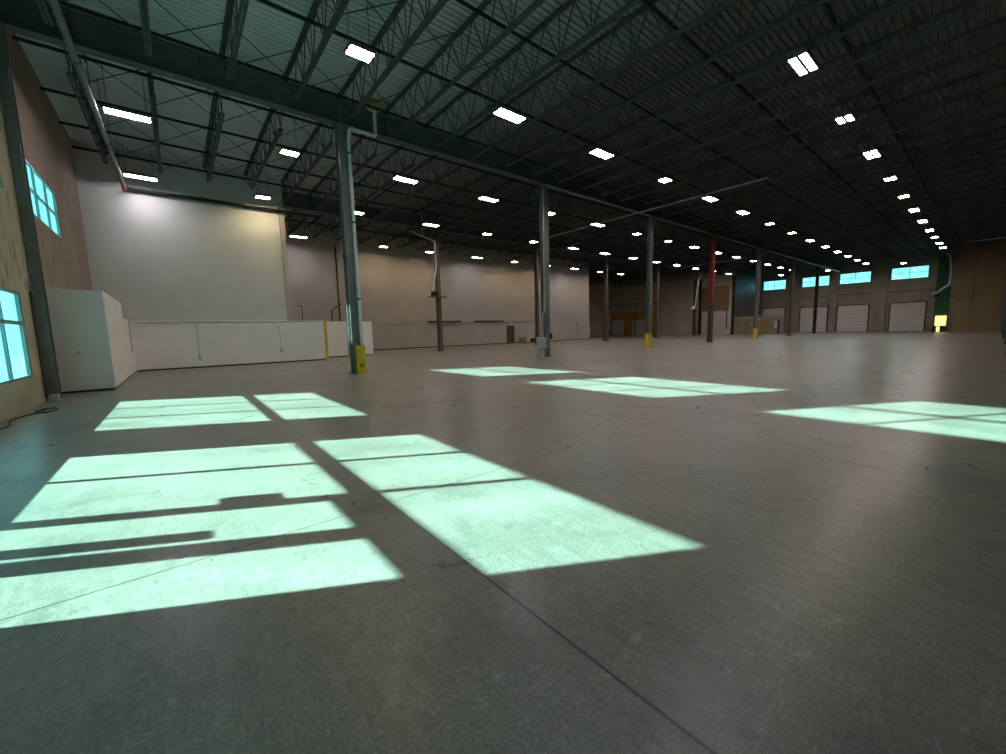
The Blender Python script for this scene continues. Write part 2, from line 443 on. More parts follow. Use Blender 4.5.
# dock doors (each a thing of the building)
def dock(n, X, y0, y1, z1, label, mat='dock'):
    t = thing('door_%d' % n, label, 'door', (X, (y0+y1)/2, 0)); struct(t)
    h = (y1-y0)/2
    MB().box(-.06, 0, -h, h, 0, z1).build('door_curtain', M[mat], t)
    mb = MB().box(-.12, 0, -h-.12, -h, 0, z1+.12).box(-.12, 0, h, h+.12, 0, z1+.12).box(-.12, 0, -h, h, z1, z1+.12)
    mb.build('door_frame', M['dark'], t)
    return t
dock(2, XMAX, 17.35, 20.95, 4.08, 'leftmost pale sectional dock door on the end wall')
dock(3, XMAX, 12.4, 16.05, 4.08, 'middle pale sectional dock door on the end wall')
dock(4, XMAX, 6.4, 9.95, 4.08, 'rightmost pale sectional dock door on the end wall')
dock(5, XMAX, 23.2, 26.6, 4.2, 'pale dock door showing over the low office partition')
dock(6, 70.0, 27.9, 31.9, 3.95, 'pale sectional dock door behind the red column')

# ------------------------------------------------------------------ low white partitions (block to the left)
struct(MB().box(-1.70, 7.2, 26.75, 27.2, .08, 2.5).build('trim_6', M['lowwhite']), 'low white partition running under the tall white wall', 'partition')
struct(MB().box(5.6, 7.2, 27.2, 30.5, .08, 2.5).build('trim_7', M['lowwhite']), 'end of the low white block beyond the tall wall', 'partition')
struct(MB().box(-1.66, 7.16, 26.79, 27.2, 0, .08).build('baseboard_front', M['base']), 'dark base strip under the low white partition', 'baseboard')
mb = MB().box(XL, -1.69, 17.9, 23.3, .06, 3.15).box(XL, -1.69, 23.3, 27.2, .06, 2.5)
struct(mb.build('trim_8', M['lowwhite']), 'tall white boxed enclosure beside the corner column', 'enclosure')
struct(MB().box(XL, -1.73, 17.94, 27.2, 0, .06).build('baseboard_left', M['base']), 'dark base strip under the white boxed enclosure', 'baseboard')
struct(MB().box(7.75, 11.2, 29.0, 29.2, .08, 2.5).box(11.0, 11.2, 29.2, 37.0, .08, 2.5).build('trim_9', M['lowwhite']), 'short low white partition behind the yellow-guarded column', 'partition')
struct(MB().box(7.79, 11.16, 29.04, 29.2, 0, .08).build('baseboard_middle', M['base']), 'dark base strip under the short low partition', 'baseboard')
struct(MB().box(12.6, 46.2, 36.86, 37.0, .1, 2.5).build('trim_10', M['white2']), 'low wainscot along the long off-white wall', 'wainscot')
struct(MB().box(11.2, 46.2, 36.9, 37.0, 0, .1).build('baseboard_far', M['base']), 'dark base strip along the long off-white wall', 'baseboard')
struct(MB().box(5.33, 5.60, 27.12, 27.2, 2.5, 9.4).build('trim_11', M['white2']), 'vertical corner strip at the end of tall white wall', 'corner strip')
# panel joint strips on low partition
def conduit(pts, r, mat, label, name='wall_conduit', cat='conduit', box=None):
    if box is None:
        o = MB().tube(pts, r, 8).build(name, M[mat]); tag(o, label, cat); return o
    t = thing(name, label, cat)
    MB().tube(pts, r, 8).build('tube', M[mat], t)
    x,y,z = box; MB().box(x-.07,x+.07,y-.02,y+.06,z-.1,z+.1).build('outlet_box', M['boxgrey'], t)
    return t
conduit([(-1.55,26.70,2.42),(5.0,26.70,2.42),(7.1,26.70,2.42)], .022, 'pipe', 'thin grey conduit along the top of the low white partition')
conduit([(.85,26.70,2.40),(.85,26.70,.62)], .016, 'pipe', 'vertical conduit with small outlet at the middle of the low white partition', box=(.85,26.70,.55))
conduit([(4.45,26.70,2.40),(4.75,26.70,2.1),(4.75,26.70,.8)], .014, 'pipe', 'vertical conduit near the right end of the low white partition', box=(4.75,26.70,.75))
conduit([(-1.66,25.2,2.5),(-1.66,25.2,1.0)], .014, 'pipe', 'vertical conduit on the side of the white enclosure')
conduit([(12.9,36.82,2.52),(43.4,36.82,2.52),(43.4,36.82,.6)], .03, 'pipe', 'long thin conduit along the top of the far wainscot')
for i, x in enumerate((13.7, 20.3, 27.2)):
    conduit([(x,36.82,2.45),(x,36.82,.7)], .022, 'pipe', '%s vertical drop conduit from the left on the far wainscot' % ordw(i+1), box=(x,36.80,.62))
for i, (a, b) in enumerate(((20.1,24.1),(26.0,30.0))):
    o = MB().box(a,b,36.66,36.84,2.55,2.74).build('wall_bar', M['darkbar'])
    tag(o, ['long dark bar on the far wainscot behind the pipe-hung column','dark bar on the far wainscot left of the brown door'][i], 'bar')
# dark main running along tall white wall
o = MB().tube([(-1.27,27.02,8.86),(7.6,27.02,8.86)], .085, 12)
for x in (-.2, 1.7, 3.6, 5.3): o.box(x-.03,x+.03,26.93,27.17,8.75,8.97)
tag(o.build('sprinkler_main', M['darkpipe']), 'dark horizontal pipe across the upper part of tall white wall', 'pipe')
# big grey pipe running from above camera to the tall white wall
t = thing('roof_pipe', 'long silver pipe hanging under the girder by the window wall, red at its far end', 'pipe', (0,0,0))
PX = lambda y: -1.27-.235*(26.9-y)/13.9*.45
mb = MB().tube([(PX(1),1.0,8.80),(PX(26.45),26.45,8.80)], .08, 14); mb.build('pipe_run', M['mainpipe'], t)
MB().tube([(-1.28,26.45,8.80),(-1.28,26.90,8.80)], .092, 14).build('red_tip', M['red_tip'], t)
mb = MB()
for yy in (8.0, 11.0, 14.2, 17.9, 20.5, 22.6, 25.6): mb.tube([(PX(yy),yy,8.86),(PX(yy),yy,ZD)], .012, 6).cut()
mb.build_each('hanger_rod', M['joist'], t)
mb = MB()
for yy in (8.5, 15.6, 21.2): mb.tube([(PX(yy-.09),yy-.09,8.80),(PX(yy+.09),yy+.09,8.80)], .10, 14).cut()
mb.build_each('coupling', M['steel'], t)

# ------------------------------------------------------------------ roof joists
def joist_parts(L, e0, e1, tree=True):
    """joist along local +y from 0 to L; bottom chord e0..L-e1; local z absolute"""
    zt = ZD-.06
    top = MB().box(-.075,-.012,0,L,zt-.005,zt+.055).box(.012,.075,0,L,zt-.005,zt+.055)
    top.box(-.06,.06,0,.22,ZG1,zt).box(-.06,.06,L-.22,L,ZG1,zt)
    b0, b1 = e0, L-e1
    bot = MB().box(-.075,-.012,b0,b1,ZB,ZB+.06).box(.012,.075,b0,b1,ZB,ZB+.06)
    web = MB()
    n = max(3, int(round((b1-b0)/1.15))); s = (b1-b0)/n
    web.bar((0,.12,zt-.02),(0,b0+.05,ZB+.05),.032)
    web.bar((0,L-.12,zt-.02),(0,b1-.05,ZB+.05),.032)
    for i in range(n):
        a = b0+i*s
        web.bar((0,a+.02,ZB+.05),(0,a+s/2,zt-.01),.028)
        web.bar((0,a+s/2,zt-.01),(0,a+s-.02,ZB+.05),.028)
        if i: web.bar((0,a,ZB+.05),(0,a,zt-.01),.02)
    return top, bot, web
def bridging(ys, last=False):
    mb = MB(); zt = ZD-.09; w = .022
    for y in ys:
        mb.bar((.04,y,zt),(PITCH-.04,y+.02,ZB+.05),w).bar((.04,y+.02,ZB+.05),(PITCH-.04,y,zt),w).cut()
    return mb
def make_joist(L, e0, e1, brys, x, y):
    t = thing('roof_joist', '', 'joist', (x, y, 0))
    top, bot, web = joist_parts(L, e0, e1)
    ps = [top.build('top_chord', M['joist'], t), bot.build('bottom_chord', M['joist'], t), web.build('web_rods', M['joist'], t)]
    ps += bridging(brys).build_each('cross_brace', M['joist'], t)
    return reg(t, *ps)
JOISTS = []
def joist_row(L, y, xs, brys, where, group, e0=1.2, e1=1.2, bridge_last=True):
    proto = None
    for i, x in enumerate(xs):
        lab = 'dark open-web roof joist, %s %s' % (ordw(i+1), where)
        if proto is None:
            proto = make_joist(L, e0, e1, brys, x, y); proto['label'] = lab; proto['group'] = group
        else:
            r = dup(proto, (x, y, 0), lab)
XJ = [5.7 + PITCH*k for k in range(-4, 41)]   # -1.73 .. 80.05
N1 = YW-Y0
joist_row(N1, Y0, [x for x in XJ if x < 74], [3.9, 7.7, 11.5, 15.3], 'from window wall, nearer side of main girder', 'roof joists on the near side of the main girder')
joist_row(27.2-YW, YW, [x for x in XJ if x < 5], [1.9, 5.3, 8.7], 'from window wall, running to tall white wall', 'roof joists above the tall white wall', e1=1.4)
joist_row(Y2-YW, YW, [x for x in XJ if 5 < x < 69], [1.9, 5.7, 9.6], 'from tall white wall, between the two column rows', 'roof joists between the two column rows')
joist_row(27.0-YW, YW, [x for x in XJ if x > 70.4], [1.9, 5.3, 8.7], 'at the dock door end, beyond the office partition', 'roof joists above the office partition')
joist_row(37.0-Y2, Y2, [x for x in XJ if 7 < x < 45.9], [1.9, 5.7], 'from tall white wall, running to long off-white wall', 'roof joists above the long off-white wall')
joist_row(40.0-Y2, Y2, [x for x in XJ if 46.4 < x < 69.9], [1.9, 5.5, 9.0], 'past end of long off-white wall', 'roof joists over the far left corner')
joist_row(YMAX-40.0, 40.0, [x for x in XJ if 46.4 < x < 69.9], [1.9, 5.5, 9.0], 'in deepest corner past long off-white wall', 'roof joists over the deepest corner')
joist_row(Y0-YMIN, YMIN, [x for x in XJ if 14 < x < 74.5], [1.9, 5.7, 9.6], 'in the dark bay at the right edge', 'roof joists in the right edge bay')
joist_row(YW-3.4, 3.4, [x for x in XJ if x > 75.5], [1.9, 5.7, 9.6], 'over the rightmost dock doors', 'roof joists at the end wall')

# ------------------------------------------------------------------ girders
def girder(x0, x1, y, label):
    mb = MB().box(x0+.01,x1-.01,y-.17,y+.17,ZG0,ZG0+.035).box(x0+.01,x1-.01,y-.17,y+.17,ZG1-.035,ZG1).box(x0+.01,x1-.01,y-.012,y+.012,ZG0+.035,ZG1-.035)
    x = x0+.4
    for k in range(3):
        xx = x0 + (x1-x0)*(k+.5)/3; mb.box(xx-.008,xx+.008,y-.14,y+.14,ZG0+.035,ZG1-.035)
    tag(mb.build('steel_girder', M['steel']), label, 'girder', None)
def girders(xs, y, where):
    for i, (a, b) in enumerate(zip(xs, xs[1:])):
        girder(a, b, y, 'dark steel girder span, %s %s' % (ordw(i+1), where))
girders([XL]+COLX+[XMAX], YW, 'from window wall on the main column line')
girders([5.6]+COLX[1:6]+[70.0], Y2, 'from tall white wall on the rear column line')
girders([XL]+COLX+[75.0], Y0, 'from window wall on the right-hand line')
girders([46.2, 50.3+.0, 61.45, 70.0], 40.0, 'past end of long off-white wall on deepest line')

# ------------------------------------------------------------------ sprinkler branch pipes
SP = [( 'near', y) for y in (3.6, 6.6, 9.6, 12.7, 15.85)] + [('far', y) for y in (18.4, 21.4, 24.2, 26.85)]
for i, (w, y) in enumerate(SP):
    x1 = 74.9 if y < 3.7 else 81.9
    mb = MB().tube([(XL+.05,y,10.28),(x1,y,10.28)], .05, 10, True, False)
    if w == 'far' and y > 26: mb = MB().tube([(XL+.05,y,10.28),(69.9,y,10.28)], .05, 10, True, False)
    hx = XL+1.5
    while hx < 60: mb.tube([(hx,y,10.28),(hx,y,10.12)], .014, 6); hx += 3.1
    k = i+1 if w == 'near' else i-4
    tag(mb.build('sprinkler_pipe', M['darkpipe']), 'dark overhead sprinkler branch pipe, %s %s' % (ordw(6-k) if w=='near' else ordw(k), 'from main girder towards the camera side' if w=='near' else 'beyond the main girder'), 'pipe')
for i, y in enumerate((31.2, 34.4)):
    tag(MB().tube([(5.7,y,10.28),(69.9,y,10.28)], .05, 10, True, False).build('sprinkler_pipe', M['darkpipe']), 'dark overhead sprinkler branch pipe, %s beyond the rear column row' % ordw(i+1), 'pipe')

MAINX = [5.7, 16.85, 28.0, 38.4, 49.5, 61.0, 72.3]
# ------------------------------------------------------------------ columns
def column(x, y, mat, label, w=.36, face=.36, bp=.26, top=ZG0, name='steel_column', upper=None, split=None):
    t = thing(name, label, 'column', (x, y, 0))
    def H(z0, z1):
        h = w/2; f = face/2
        return MB().box(-f,f,-h,-h+.03,z0,z1).box(-f,f,h-.03,h,z0,z1).box(-.02,.02,-h+.03,h-.03,z0,z1)
    if upper:
        H(.03, split).build('column_shaft', M[mat], t); H(split, top-.02).build('painted_upper_shaft', M[upper], t)
    else: H(.03, top-.02).build('column_shaft', M[mat], t)
    MB().box(-bp,bp,-.26,.26,0,.03).build('base_plate', M['steel'], t)
    MB().box(-bp+.04,bp-.04,-.22,.22,top-.02,top).build('cap_plate', M['steel'], t)
    return t
def guard(t, mark=False, x=.10):
    """three-sided yellow column guard, parts of its column"""
    y = -.16
    mb = MB().box(x-.17,x+.17,y-.20,y-.12,0.0,1.12)
    mb.box(x+.13,x+.17,y-.12,y+.10,0.0,1.12)
    mb.box(x-.17,x-.13,y-.12,y+.02,0.0,1.12)
    mb.box(x-.20,x+.20,y-.24,y-.12,0.0,.09)
    g = mb.build('column_guard', M['yellow'], t); g['label'] = 'yellow column guard'
    if mark:
        n = 24; m = MB(); b = 0
        for r0, r1 in ((.055, .085),):
            for k in range(n):
                a = 2*pi*k/n
                m.v += [(x+cos(a)*r0, y-.206, .30+sin(a)*r0), (x+cos(a)*r1, y-.206, .30+sin(a)*r1)]
            for k in range(n):
                j = (k+1)%n; m.f.append((2*k, 2*j, 2*j+1, 2*k+1)); m.sm.append(False)
        m.box(x-.05,x+.05,y-.207,y-.203,.285,.315)
        m.build('round_emblem', M['black'], g)
    return g
COLN = ['nearest main-row column, grey with round-emblem yellow guard', 'grey main-row column with pale electrical cabinet at foot',
        'third main-row column, with yellow guard and bent pipe on top', 'column of the main row with red upper shaft',
        'fifth main-row column, with yellow guard in front of office partition', 'sixth main-row column near the leftmost dock door',
        'last dark main-row column standing before the leftmost dock door']
cols = []
for i, x in enumerate(MAINX):
    if i == 3: t = column(x, YW, 'colbrown', COLN[i], upper='red', split=3.9)
    elif i >= 5: t = column(x, YW, 'colbrown' if i == 5 else 'dark', COLN[i])
    else: t = column(x, YW, 'colgrey', COLN[i], w=.36 if i < 2 else .30, face=.36 if i < 2 else .30)
    cols.append(t)
    if i in (0, 2, 4): guard(t, i == 0).rotation_euler.z = 0 if i == 0 else -pi/2
MB().tube([(-.21,.03,1.1),(-.21,.03,9.0)], .022, 8).build('side_conduit', M['steel'], cols[0])
MB().box(-.26,-.18,-.04,.10,4.6,4.8).box(-.26,-.18,-.04,.10,5.5,5.65).build('junction_box', M['steel'], cols[0])
REARN = ['first', 'second', 'third', 'fourth', 'fifth']
for i, x in enumerate(COLX[1:6]):
    column(x, Y2, 'colbrown', ['brown rear-row column carrying a pipe bracket', 'brown rear-row column beside the grey main-row column',
        'third brown rear-row column, before the beige wall', 'fourth brown rear-row column, before grey concrete wall',
        'fifth rear-row column with curved pipe at its side'][i], w=.32, face=.32)
tc = column(XL+.11, YW-.18, 'colgrey', 'dark grey corner column standing against the window wall', w=.34, face=.20, bp=.10)
for i, x in enumerate(COLX[1:]):
    column(x, Y0, 'colgrey', 'grey column on the right-hand girder line, %s from the camera' % ordw(i+1))
o = MB().box(-2.86,-2.66,16.02,16.22,0,.16).build('concrete_block', M['boxgrey'], bevel=.01); tag(o, 'small pale block at the foot of the corner column', 'block')

# drain pipes with offset at the top
def drain(t, sx, lat, label, foam=True, pm='bluepipe', z=9.42, up=.98, z0=1.12):
    """rain drain strapped to its column, and the offset that joins it to the roof sump"""
    p = MB().tube([(sx,-.27,z0),(sx,-.27,z-.45),(sx,-.30,z-.36),(sx,-.46,z-.05),(sx+.05,-.5,z),(.26 if not foam else .27,-.5,z)], .068, 12).build('drain_pipe', M[pm], t)
    p['label'] = 'pale drain pipe'
    mb = MB()
    for zz in (3, 6, 8.6): mb.tube([(sx,-.27,zz-.04),(sx,-.27,zz+.04)], .082, 12).cut()
    mb.build_each('pipe_clamp', M['steel'], p)
    o = thing('drain_offset', label, 'pipe', tuple(t.location))
    MB().tube([(.285,-.5,z),(lat-.05,-.5,z),(lat,-.5,z+.05),(lat,-.5,z+up)], .068, 12).build('pipe_run', M[pm], o)
    MB().tube([(.275 if foam else .262,-.5,z),(.33,-.5,z)], .085, 12).build('coupling', M[pm], o)
    if not foam: MB().tube([(lat,-.5,ZD-.07),(lat,-.5,ZD-.004)], .2, 16).build('roof_flange', M['steel'], o)
    if foam:
        MB().tube([(lat,-.5,z+up-.05),(lat,-.5,z+up+.03),(lat,-.5,z+up+.14),(lat,-.5,ZD-.01)], [.12,.28,.30,.2], 12).build('foam_collar', M['foam'], o)
drain(cols[0], .18, 1.20, 'white pipe offset under yellow foam collar at top of nearest column')
drain(cols[2], -.18, .9, 'pale pipe offset at top of third main-row column', False, 'colgrey', 9.35, ZD-9.36)
drain(cols[4], -.18, 1.2, 'pale pipe offset at top of fifth main-row column', False, 'colgrey', 9.3, ZD-9.31)

# pipes running under the roof
def pipe(pts, r, mat, label, hang=()):
    t = thing('roof_pipe', label, 'pipe')
    MB().tube(pts, r, 10).build('pipe_run', M[mat], t)
    if hang:
        mb = MB()
        for h in hang: mb.tube([h, (h[0],h[1],ZD)], .012, 6).cut()
        mb.build_each('hanger_rod', M['joist'], t)
    return t
pipe([(25.1,8.2,9.3),(25.1,24.4,9.3)], .05, 'pipe', 'long thin pipe crossing below roof towards third main-row column', [(25.1,9.5,9.3),(25.1,15.5,9.3),(25.1,19.5,9.3),(25.1,23.5,9.3)])
pipe([(16.5,16.2,9.48),(27.0,16.2,9.48)], .05, 'pipe', 'thin pipe beside main girder between second and third columns', [(17.2,16.2,9.48),(21.5,16.2,9.48),(26,16.2,9.48)])
pipe([(50.3,15.9,9.3),(80.5,15.9,9.3)], .07, 'pipe', 'pale pipe leading from fifth main-row column to the end wall', [(52,15.9,9.3),(60,15.9,9.3),(70,15.9,9.3),(79,15.9,9.3)])
pipe([(52.7,19.0,9.3),(52.7,27.8,9.3)], .06, 'pipe', 'short pale pipe below roof behind the red column', [(52.7,21.9,9.3),(52.7,26.5,9.3)])
# bracket pipe + shelf on first rear column
t = thing('pipe_bracket', 'bent pipe with camera shelf hung on the first rear column', 'pipe', (COLX[1], Y2, 0))
MB().tube([(-2.45,-.3,9.25),(-.35,-.3,8.75),(-.28,-.3,8.6),(-.28,-.3,6.6),(-.72,-.3,4.85)], .055, 10).build('bent_pipe', M['bluepipe'], t)
MB().tube([(-1.35,-.3,9.0),(-1.35,-.3,ZD)], .03, 8).build('riser', M['bluepipe'], t)
MB().box(-1.0,.55,-.52,-.16,4.36,4.43).build('shelf_board', M['colbrown'], t)
MB().box(-.75,-.35,-.46,-.16,4.43,4.80).box(-.35,-.16,-.30,-.2,4.62,4.72).build('pump_box', M['darkpipe'], t)
# pipe + fan at the fifth rear column
t = thing('pipe_bracket', 'curved pale pipe with small cream box on the last rear column', 'pipe', (COLX[5], Y2, 0))
MB().tube([(-.25,-.3,8.4),(-.45,-.3,6.9),(-.9,-.3,4.6),(-1.6,-.3,4.2)], .09, 10).build('bent_pipe', M['bluepipe'], t)
MB().box(-2.4,-1.3,-.5,-.16,4.0,4.35).build('cream_box', M['bluepipe'], t)
MB().tube([(-.25,-.3,8.0),(.7,-.3,9.2)], .06, 8).tube([(-.25,-.3,7.6),(.8,-.3,8.9)], .06, 8).build('brace', M['bluepipe'], t)

# ------------------------------------------------------------------ electrical cabinet at second column
t = thing('electrical_cabinet', 'pale grey electrical cabinet on legs before the second main-row column', 'cabinet', (16.12, 16.3, 0))
MB().box(-.30,.22,-.15,.12,.50,1.15).build('cabinet_box', M['boxgrey'], t, bevel=.01)
MB().box(-.27,.19,-.165,-.15,.53,1.12).build('cabinet_door', M['boxgrey'], t)
for sx in (-.27, .17):
    MB().box(sx,sx+.05,-.12,-.07,0,.5).build('leg', M['pipe'], t)
    MB().box(sx,sx+.05,.05,.10,0,.5).build('leg', M['pipe'], t)
MB().box(-.12,.12,-.1,.1,.0,.42).build('floor_transformer', M['boxgrey'], t)
MB().tube([(.1,0,1.15),(.1,0,2.4),(.45,.2,2.6),(.45,.2,9.3)], .03, 8).build('conduit', M['pipe'], t)
o = MB().box(COLX[1]+.20,COLX[1]+.34,YW-.22,YW-.1,1.02,1.32).box(COLX[1]+.18,COLX[1]+.22,YW-.18,YW-.14,1.1,1.2).build('fire_extinguisher', M['black']); tag(o, 'small dark device fixed to the right side of second column', 'device')

# ------------------------------------------------------------------ ceiling lights
def make_light(kind, x, y, z):
    t = thing('ceiling_light', '', 'light', (x, y, z))
    mb = MB()
    hl = .60 if kind == 'cool' else .34
    mb.box(-hl,hl,-.235,.235,.02,.08).box(-hl-.01,-hl+.02,-.24,.24,-.03,.05).box(hl-.02,hl+.01,-.24,.24,-.03,.05)
    mb.box(-hl,hl,-.030,.030,-.022,.03).box(-hl,hl,-.24,-.225,-.03,.03).box(-hl,hl,.225,.24,-.03,.03)
    mb.box(-.3,.3,-.09,.09,.08,.13)
    ps = [mb.build('fixture_housing', M['housing'], t)]
    for s in (-1, 1):
        l = MB().box(-hl+.025,hl-.025,min(s*.035,s*.220),max(s*.035,s*.220),-.02,.015)
        ps.append(l.build('lens', M[kind], t))
    r = MB()
    for sx in (-.83*hl, .83*hl): r.tube([(sx,0,.08),(sx,0,ZD-z)], .010, 5).cut()
    ps += r.build_each('hanger_rod', M['joist'], t)
    return reg(t, *ps)
ZL = 9.2
proto = {}
def light(x, y, kind, label, group):
    if kind not in proto:
        proto[kind] = t = make_light(kind, x, y, ZL); t['label'] = label; t['group'] = group
    else:
        t = dup(proto[kind], (x, y, ZL), label, group)
rowsL = [
 ('right-hand row', 4.17, [4.7, 9.9, 15.1, 20.3, 25.5, 30.6, 35.6, 40.6, 45.7, 50.8, 55.5, 60.2, 64.2], 'ccCwcwwcccwcc'.lower(), 3),  # first two fixtures are out of view, added for the light they give
 ('row before main girder', 11.5, [4.59, 9.93, 15.22, 20.58, 25.82, 30.8, 36.0, 41.3, 46.6, 51.9, 56.8, 61.7, 66.8, 71.8], 'wccwccwwcccccc', 1),
 ('row beyond main girder', 19.2, [-.59, 4.38, 9.6, 14.8, 19.9, 25.0, 30.1, 35.1, 40.1, 45.3, 50.2, 55.1, 60.1, 65.0, 69.8], 'cwccwcwwcccwccc', 1),
 ('row before rear columns', 26.0, [-.62, 4.39, 9.6, 14.8, 19.8, 24.9, 30.1, 35.0, 40.1, 45.0, 49.8, 54.9, 60.3, 65.4], 'cwwcwwccccccwc', 1),
 ('row by off-white wall', 34.7, [8.06, 14.9, 19.5, 25.1, 30.2, 35.5, 40.4, 45.6], 'cwwcwwcw', 1),
]
for nm, y, xs, kinds, st in rowsL:
    for i, x in enumerate(xs):
        k = 'warm' if kinds[i] == 'w' else 'cool'
        light(x, y, k, '%s ceiling light, %s from window end of %s' % ('warm short' if k == 'warm' else 'cool long', ordw(i+1), nm), 'ceiling lights in the '+nm)
light(50.3, 34.6, 'cool', 'cool white ceiling light just past end of long off-white wall', 'single far lights')
light(75.7, 16.3, 'cool', 'small ceiling light above third dock window', 'single far lights')
light(76.3, 8.4, 'cool', 'small ceiling light above the rightmost high window', 'single far lights')
light(75.2, 22.1, 'cool', 'small ceiling light above the leftmost high window', 'single far lights')

# ------------------------------------------------------------------ things at the far walls
# office partition
t = thing('office_partition', 'low brown office partition before the leftmost high window', 'partition', (70.0, 23.2, 0))
MB().box(0,.2,-3.4,3.8,0,2.75).build('partition_wall', M['brown'], t)
for (a, b) in ((1.25,2.1),(-1.35,-.3)):
    MB().box(-.05,0,a,b,0,2.05).build('door_leaf', M['orangedoor'], t)
MB().box(-.06,0,-2.45,-2.15,.9,1.9).build('notice_board', M['bluepipe'], t)
MB().box(-.08,0,-2.8,-2.6,0,2.1).build('dark_post', M['dark'], t)
MB().box(-.1,0,-.1,.2,2.25,2.45).build('exit_lamp', M['bluepipe'], t)
# orange plywood wall and doors
t = thing('plywood_hoarding', 'orange plywood boarding on the far end wall with two pale doors', 'hoarding', (70.0, 45.4, 0))
mb = MB(); mb.box(-.08,0,-5.0,5.0,0,4.5); mb.build('plywood_board', M['ply'], t)
for a in (1.9, -2.7):
    MB().box(-.16,-.08,a,a+2.6,.0,2.95).build('door_leaf', M['greydoor'], t)
mb = MB()
mb.bar((-.3,-4.8,5.9),(-.3,4.8,6.2),.09).bar((-.3,4.8,6.2),(-.3,4.8,4.5),.08).bar((-.3,2.0,6.1),(-.3,2.0,4.5),.08).bar((-.3,-.8,6.05),(-.3,-.8,0),.1).bar((-.3,-2.9,6.0),(-.3,-2.9,4.5),.08)
mb.box(-.3,0,4.7,4.9,6.1,6.3).box(-.3,0,-4.9,-4.7,5.8,6.0)
mb.build('track_frame', M['dark'], t)
# dark vertical posts on end walls
for (x, y, w, mat, lab) in ((69.8, 40.1, .35, 'browndoor', 'dark post at right end of orange plywood'), (69.8, 33.0, .5, 'dark', 'dark post behind the last rear column'),
                       (69.8, 32.2, .3, 'dark', 'thin dark post left of pale dock door'), (69.8, 26.9, .35, 'dark', 'thick dark pipe right of pale dock door')):
    o = MB().box(x-.12,x+.2,y-w/2,y+w/2,0,9.3).build('wall_post', M[mat]); tag(o, lab, 'post')
for (y, z, lab) in ((27.6, .55, 'small cream box beside the dark pipe'), (50.0, .9, 'small yellow box at left of the plywood')):
    o = MB().box(69.5,69.9,y-.3,y+.3,0,z).box(69.45,69.6,y-.2,y+.2,z,z+.3).build('wall_cabinet', M['foam'] if y > 40 else M['greydoor']); tag(o, lab, 'box')
struct(MB().box(69.96,70.0,27.6,32.3,4.1,7.9).build('trim_12', M['orangedoor']), 'tan panel above the pale dock door behind the red column', 'panel')
# green column, glowing cabinet
t = thing('green_column', 'dark green column beside the tan wall at right', 'column', (76.4, 4.55, 0))
MB().box(-.35,.35,-.62,.62,0,9.6).build('column_shaft', M['green'], t)
MB().tube([(-.5,-.1,9.9),(-.5,-.45,9.2),(-.5,-.6,7.6),(-.5,-.55,5.9),(-.5,.4,5.0),(-.5,.9,4.8)], .16, 10).build('curved_duct', M['pipe'], t)
MB().box(-.6,-.35,-1.3,1.25,4.40,4.50).build('cross_arm', M['darkbar'], t)
MB().box(-.6,-.35,.2,.7,4.5,4.85).build('fan_motor', M['black'], t)
t = thing('glowing_cabinet', 'glowing yellow cabinet on dark stand at foot of green column', 'cabinet', (75.4, 4.45, 0))
MB().box(-.2,.2,-.48,.48,.78,2.05).build('lit_panel', M['glow'], t)
MB().box(-.25,.25,-.2,.66,0,.78).build('stand', M['black'], t)
MB().box(-.3,-.25,.0,.3,.05,.7).build('white_bucket', M['glow'], t)

# brown door + clutter at long white wall
t = thing('door_7', 'narrow dark brown door in the long off-white wall', 'door', (31.2, 36.86, 0)); struct(t)
MB().box(-.48,.48,-.06,0,0,2.05).build('door_leaf', M['browndoor'], t)
MB().box(-.58,-.48,-.08,0,0,2.12).box(.48,.58,-.08,0,0,2.12).box(-.58,.58,-.08,0,2.05,2.12).build('door_frame', M['darkbar'], t)
MB().box(-.06,.16,-.12,-.02,2.2,2.42).build('exit_lamp', M['bluepipe'], t)
o = MB().tube([(31.95,36.55,0),(32.02,36.80,1.9)], .03, 8).build('leaning_pole', M['pipe']); tag(o, 'pale pole leaning beside the narrow brown door', 'pole')
def pallet(x, y, rz, label):
    t = thing('wooden_pallet', label, 'pallet', (x, y, 0), rz)
    mb = MB()
    for k in range(6): mb.box(-.55,.55,-.48+k*.18,-.36+k*.18,.10,.125)
    mb.build('deck_boards', M['wood'], t)
    mb = MB()
    for k in (-.5, -.03, .44): mb.box(k,k+.06,-.48,.54,0,.10)
    mb.build('runners', M['wood'], t)
pallet(32.75, 36.0, .1, 'wooden pallet nearest the narrow brown door'); pallet(35.1, 36.0, -.1, 'wooden pallet hidden partly behind the rear column')
def boxobj(name, x, y, z, sx, sy, sz, mat, label, cat, rz=0):
    t = thing(name, label, cat, (x, y, z), rz)
    MB().box(-sx,sx,-sy,sy,0,sz).build('carton_body', M[mat], t, bevel=.01)
    MB().box(-sx*.12,sx*.12,-sy-.002,sy+.002,sz-.02,sz+.004).build('top_seam', M['darkbar'], t)
boxobj('cardboard_box', 32.4, 36.0, .126, .32, .3, .55, 'card', 'brown cardboard box on the pallet nearest the brown door', 'box', .2)
boxobj('cardboard_box', 33.22, 36.05, .126, .28, .25, .8, 'boxgrey', 'pale box standing on the pallet nearest the brown door', 'box', -.1)
boxobj('cardboard_box', 34.08, 36.1, 0, .33, .3, .5, 'dark', 'dark low box on floor between the two pallets', 'box', .1)
boxobj('plastic_crate', 35.0, 35.95, .126, .42, .32, .65, 'foam', 'yellow crate on the pallet beside the rear column', 'crate', .05)
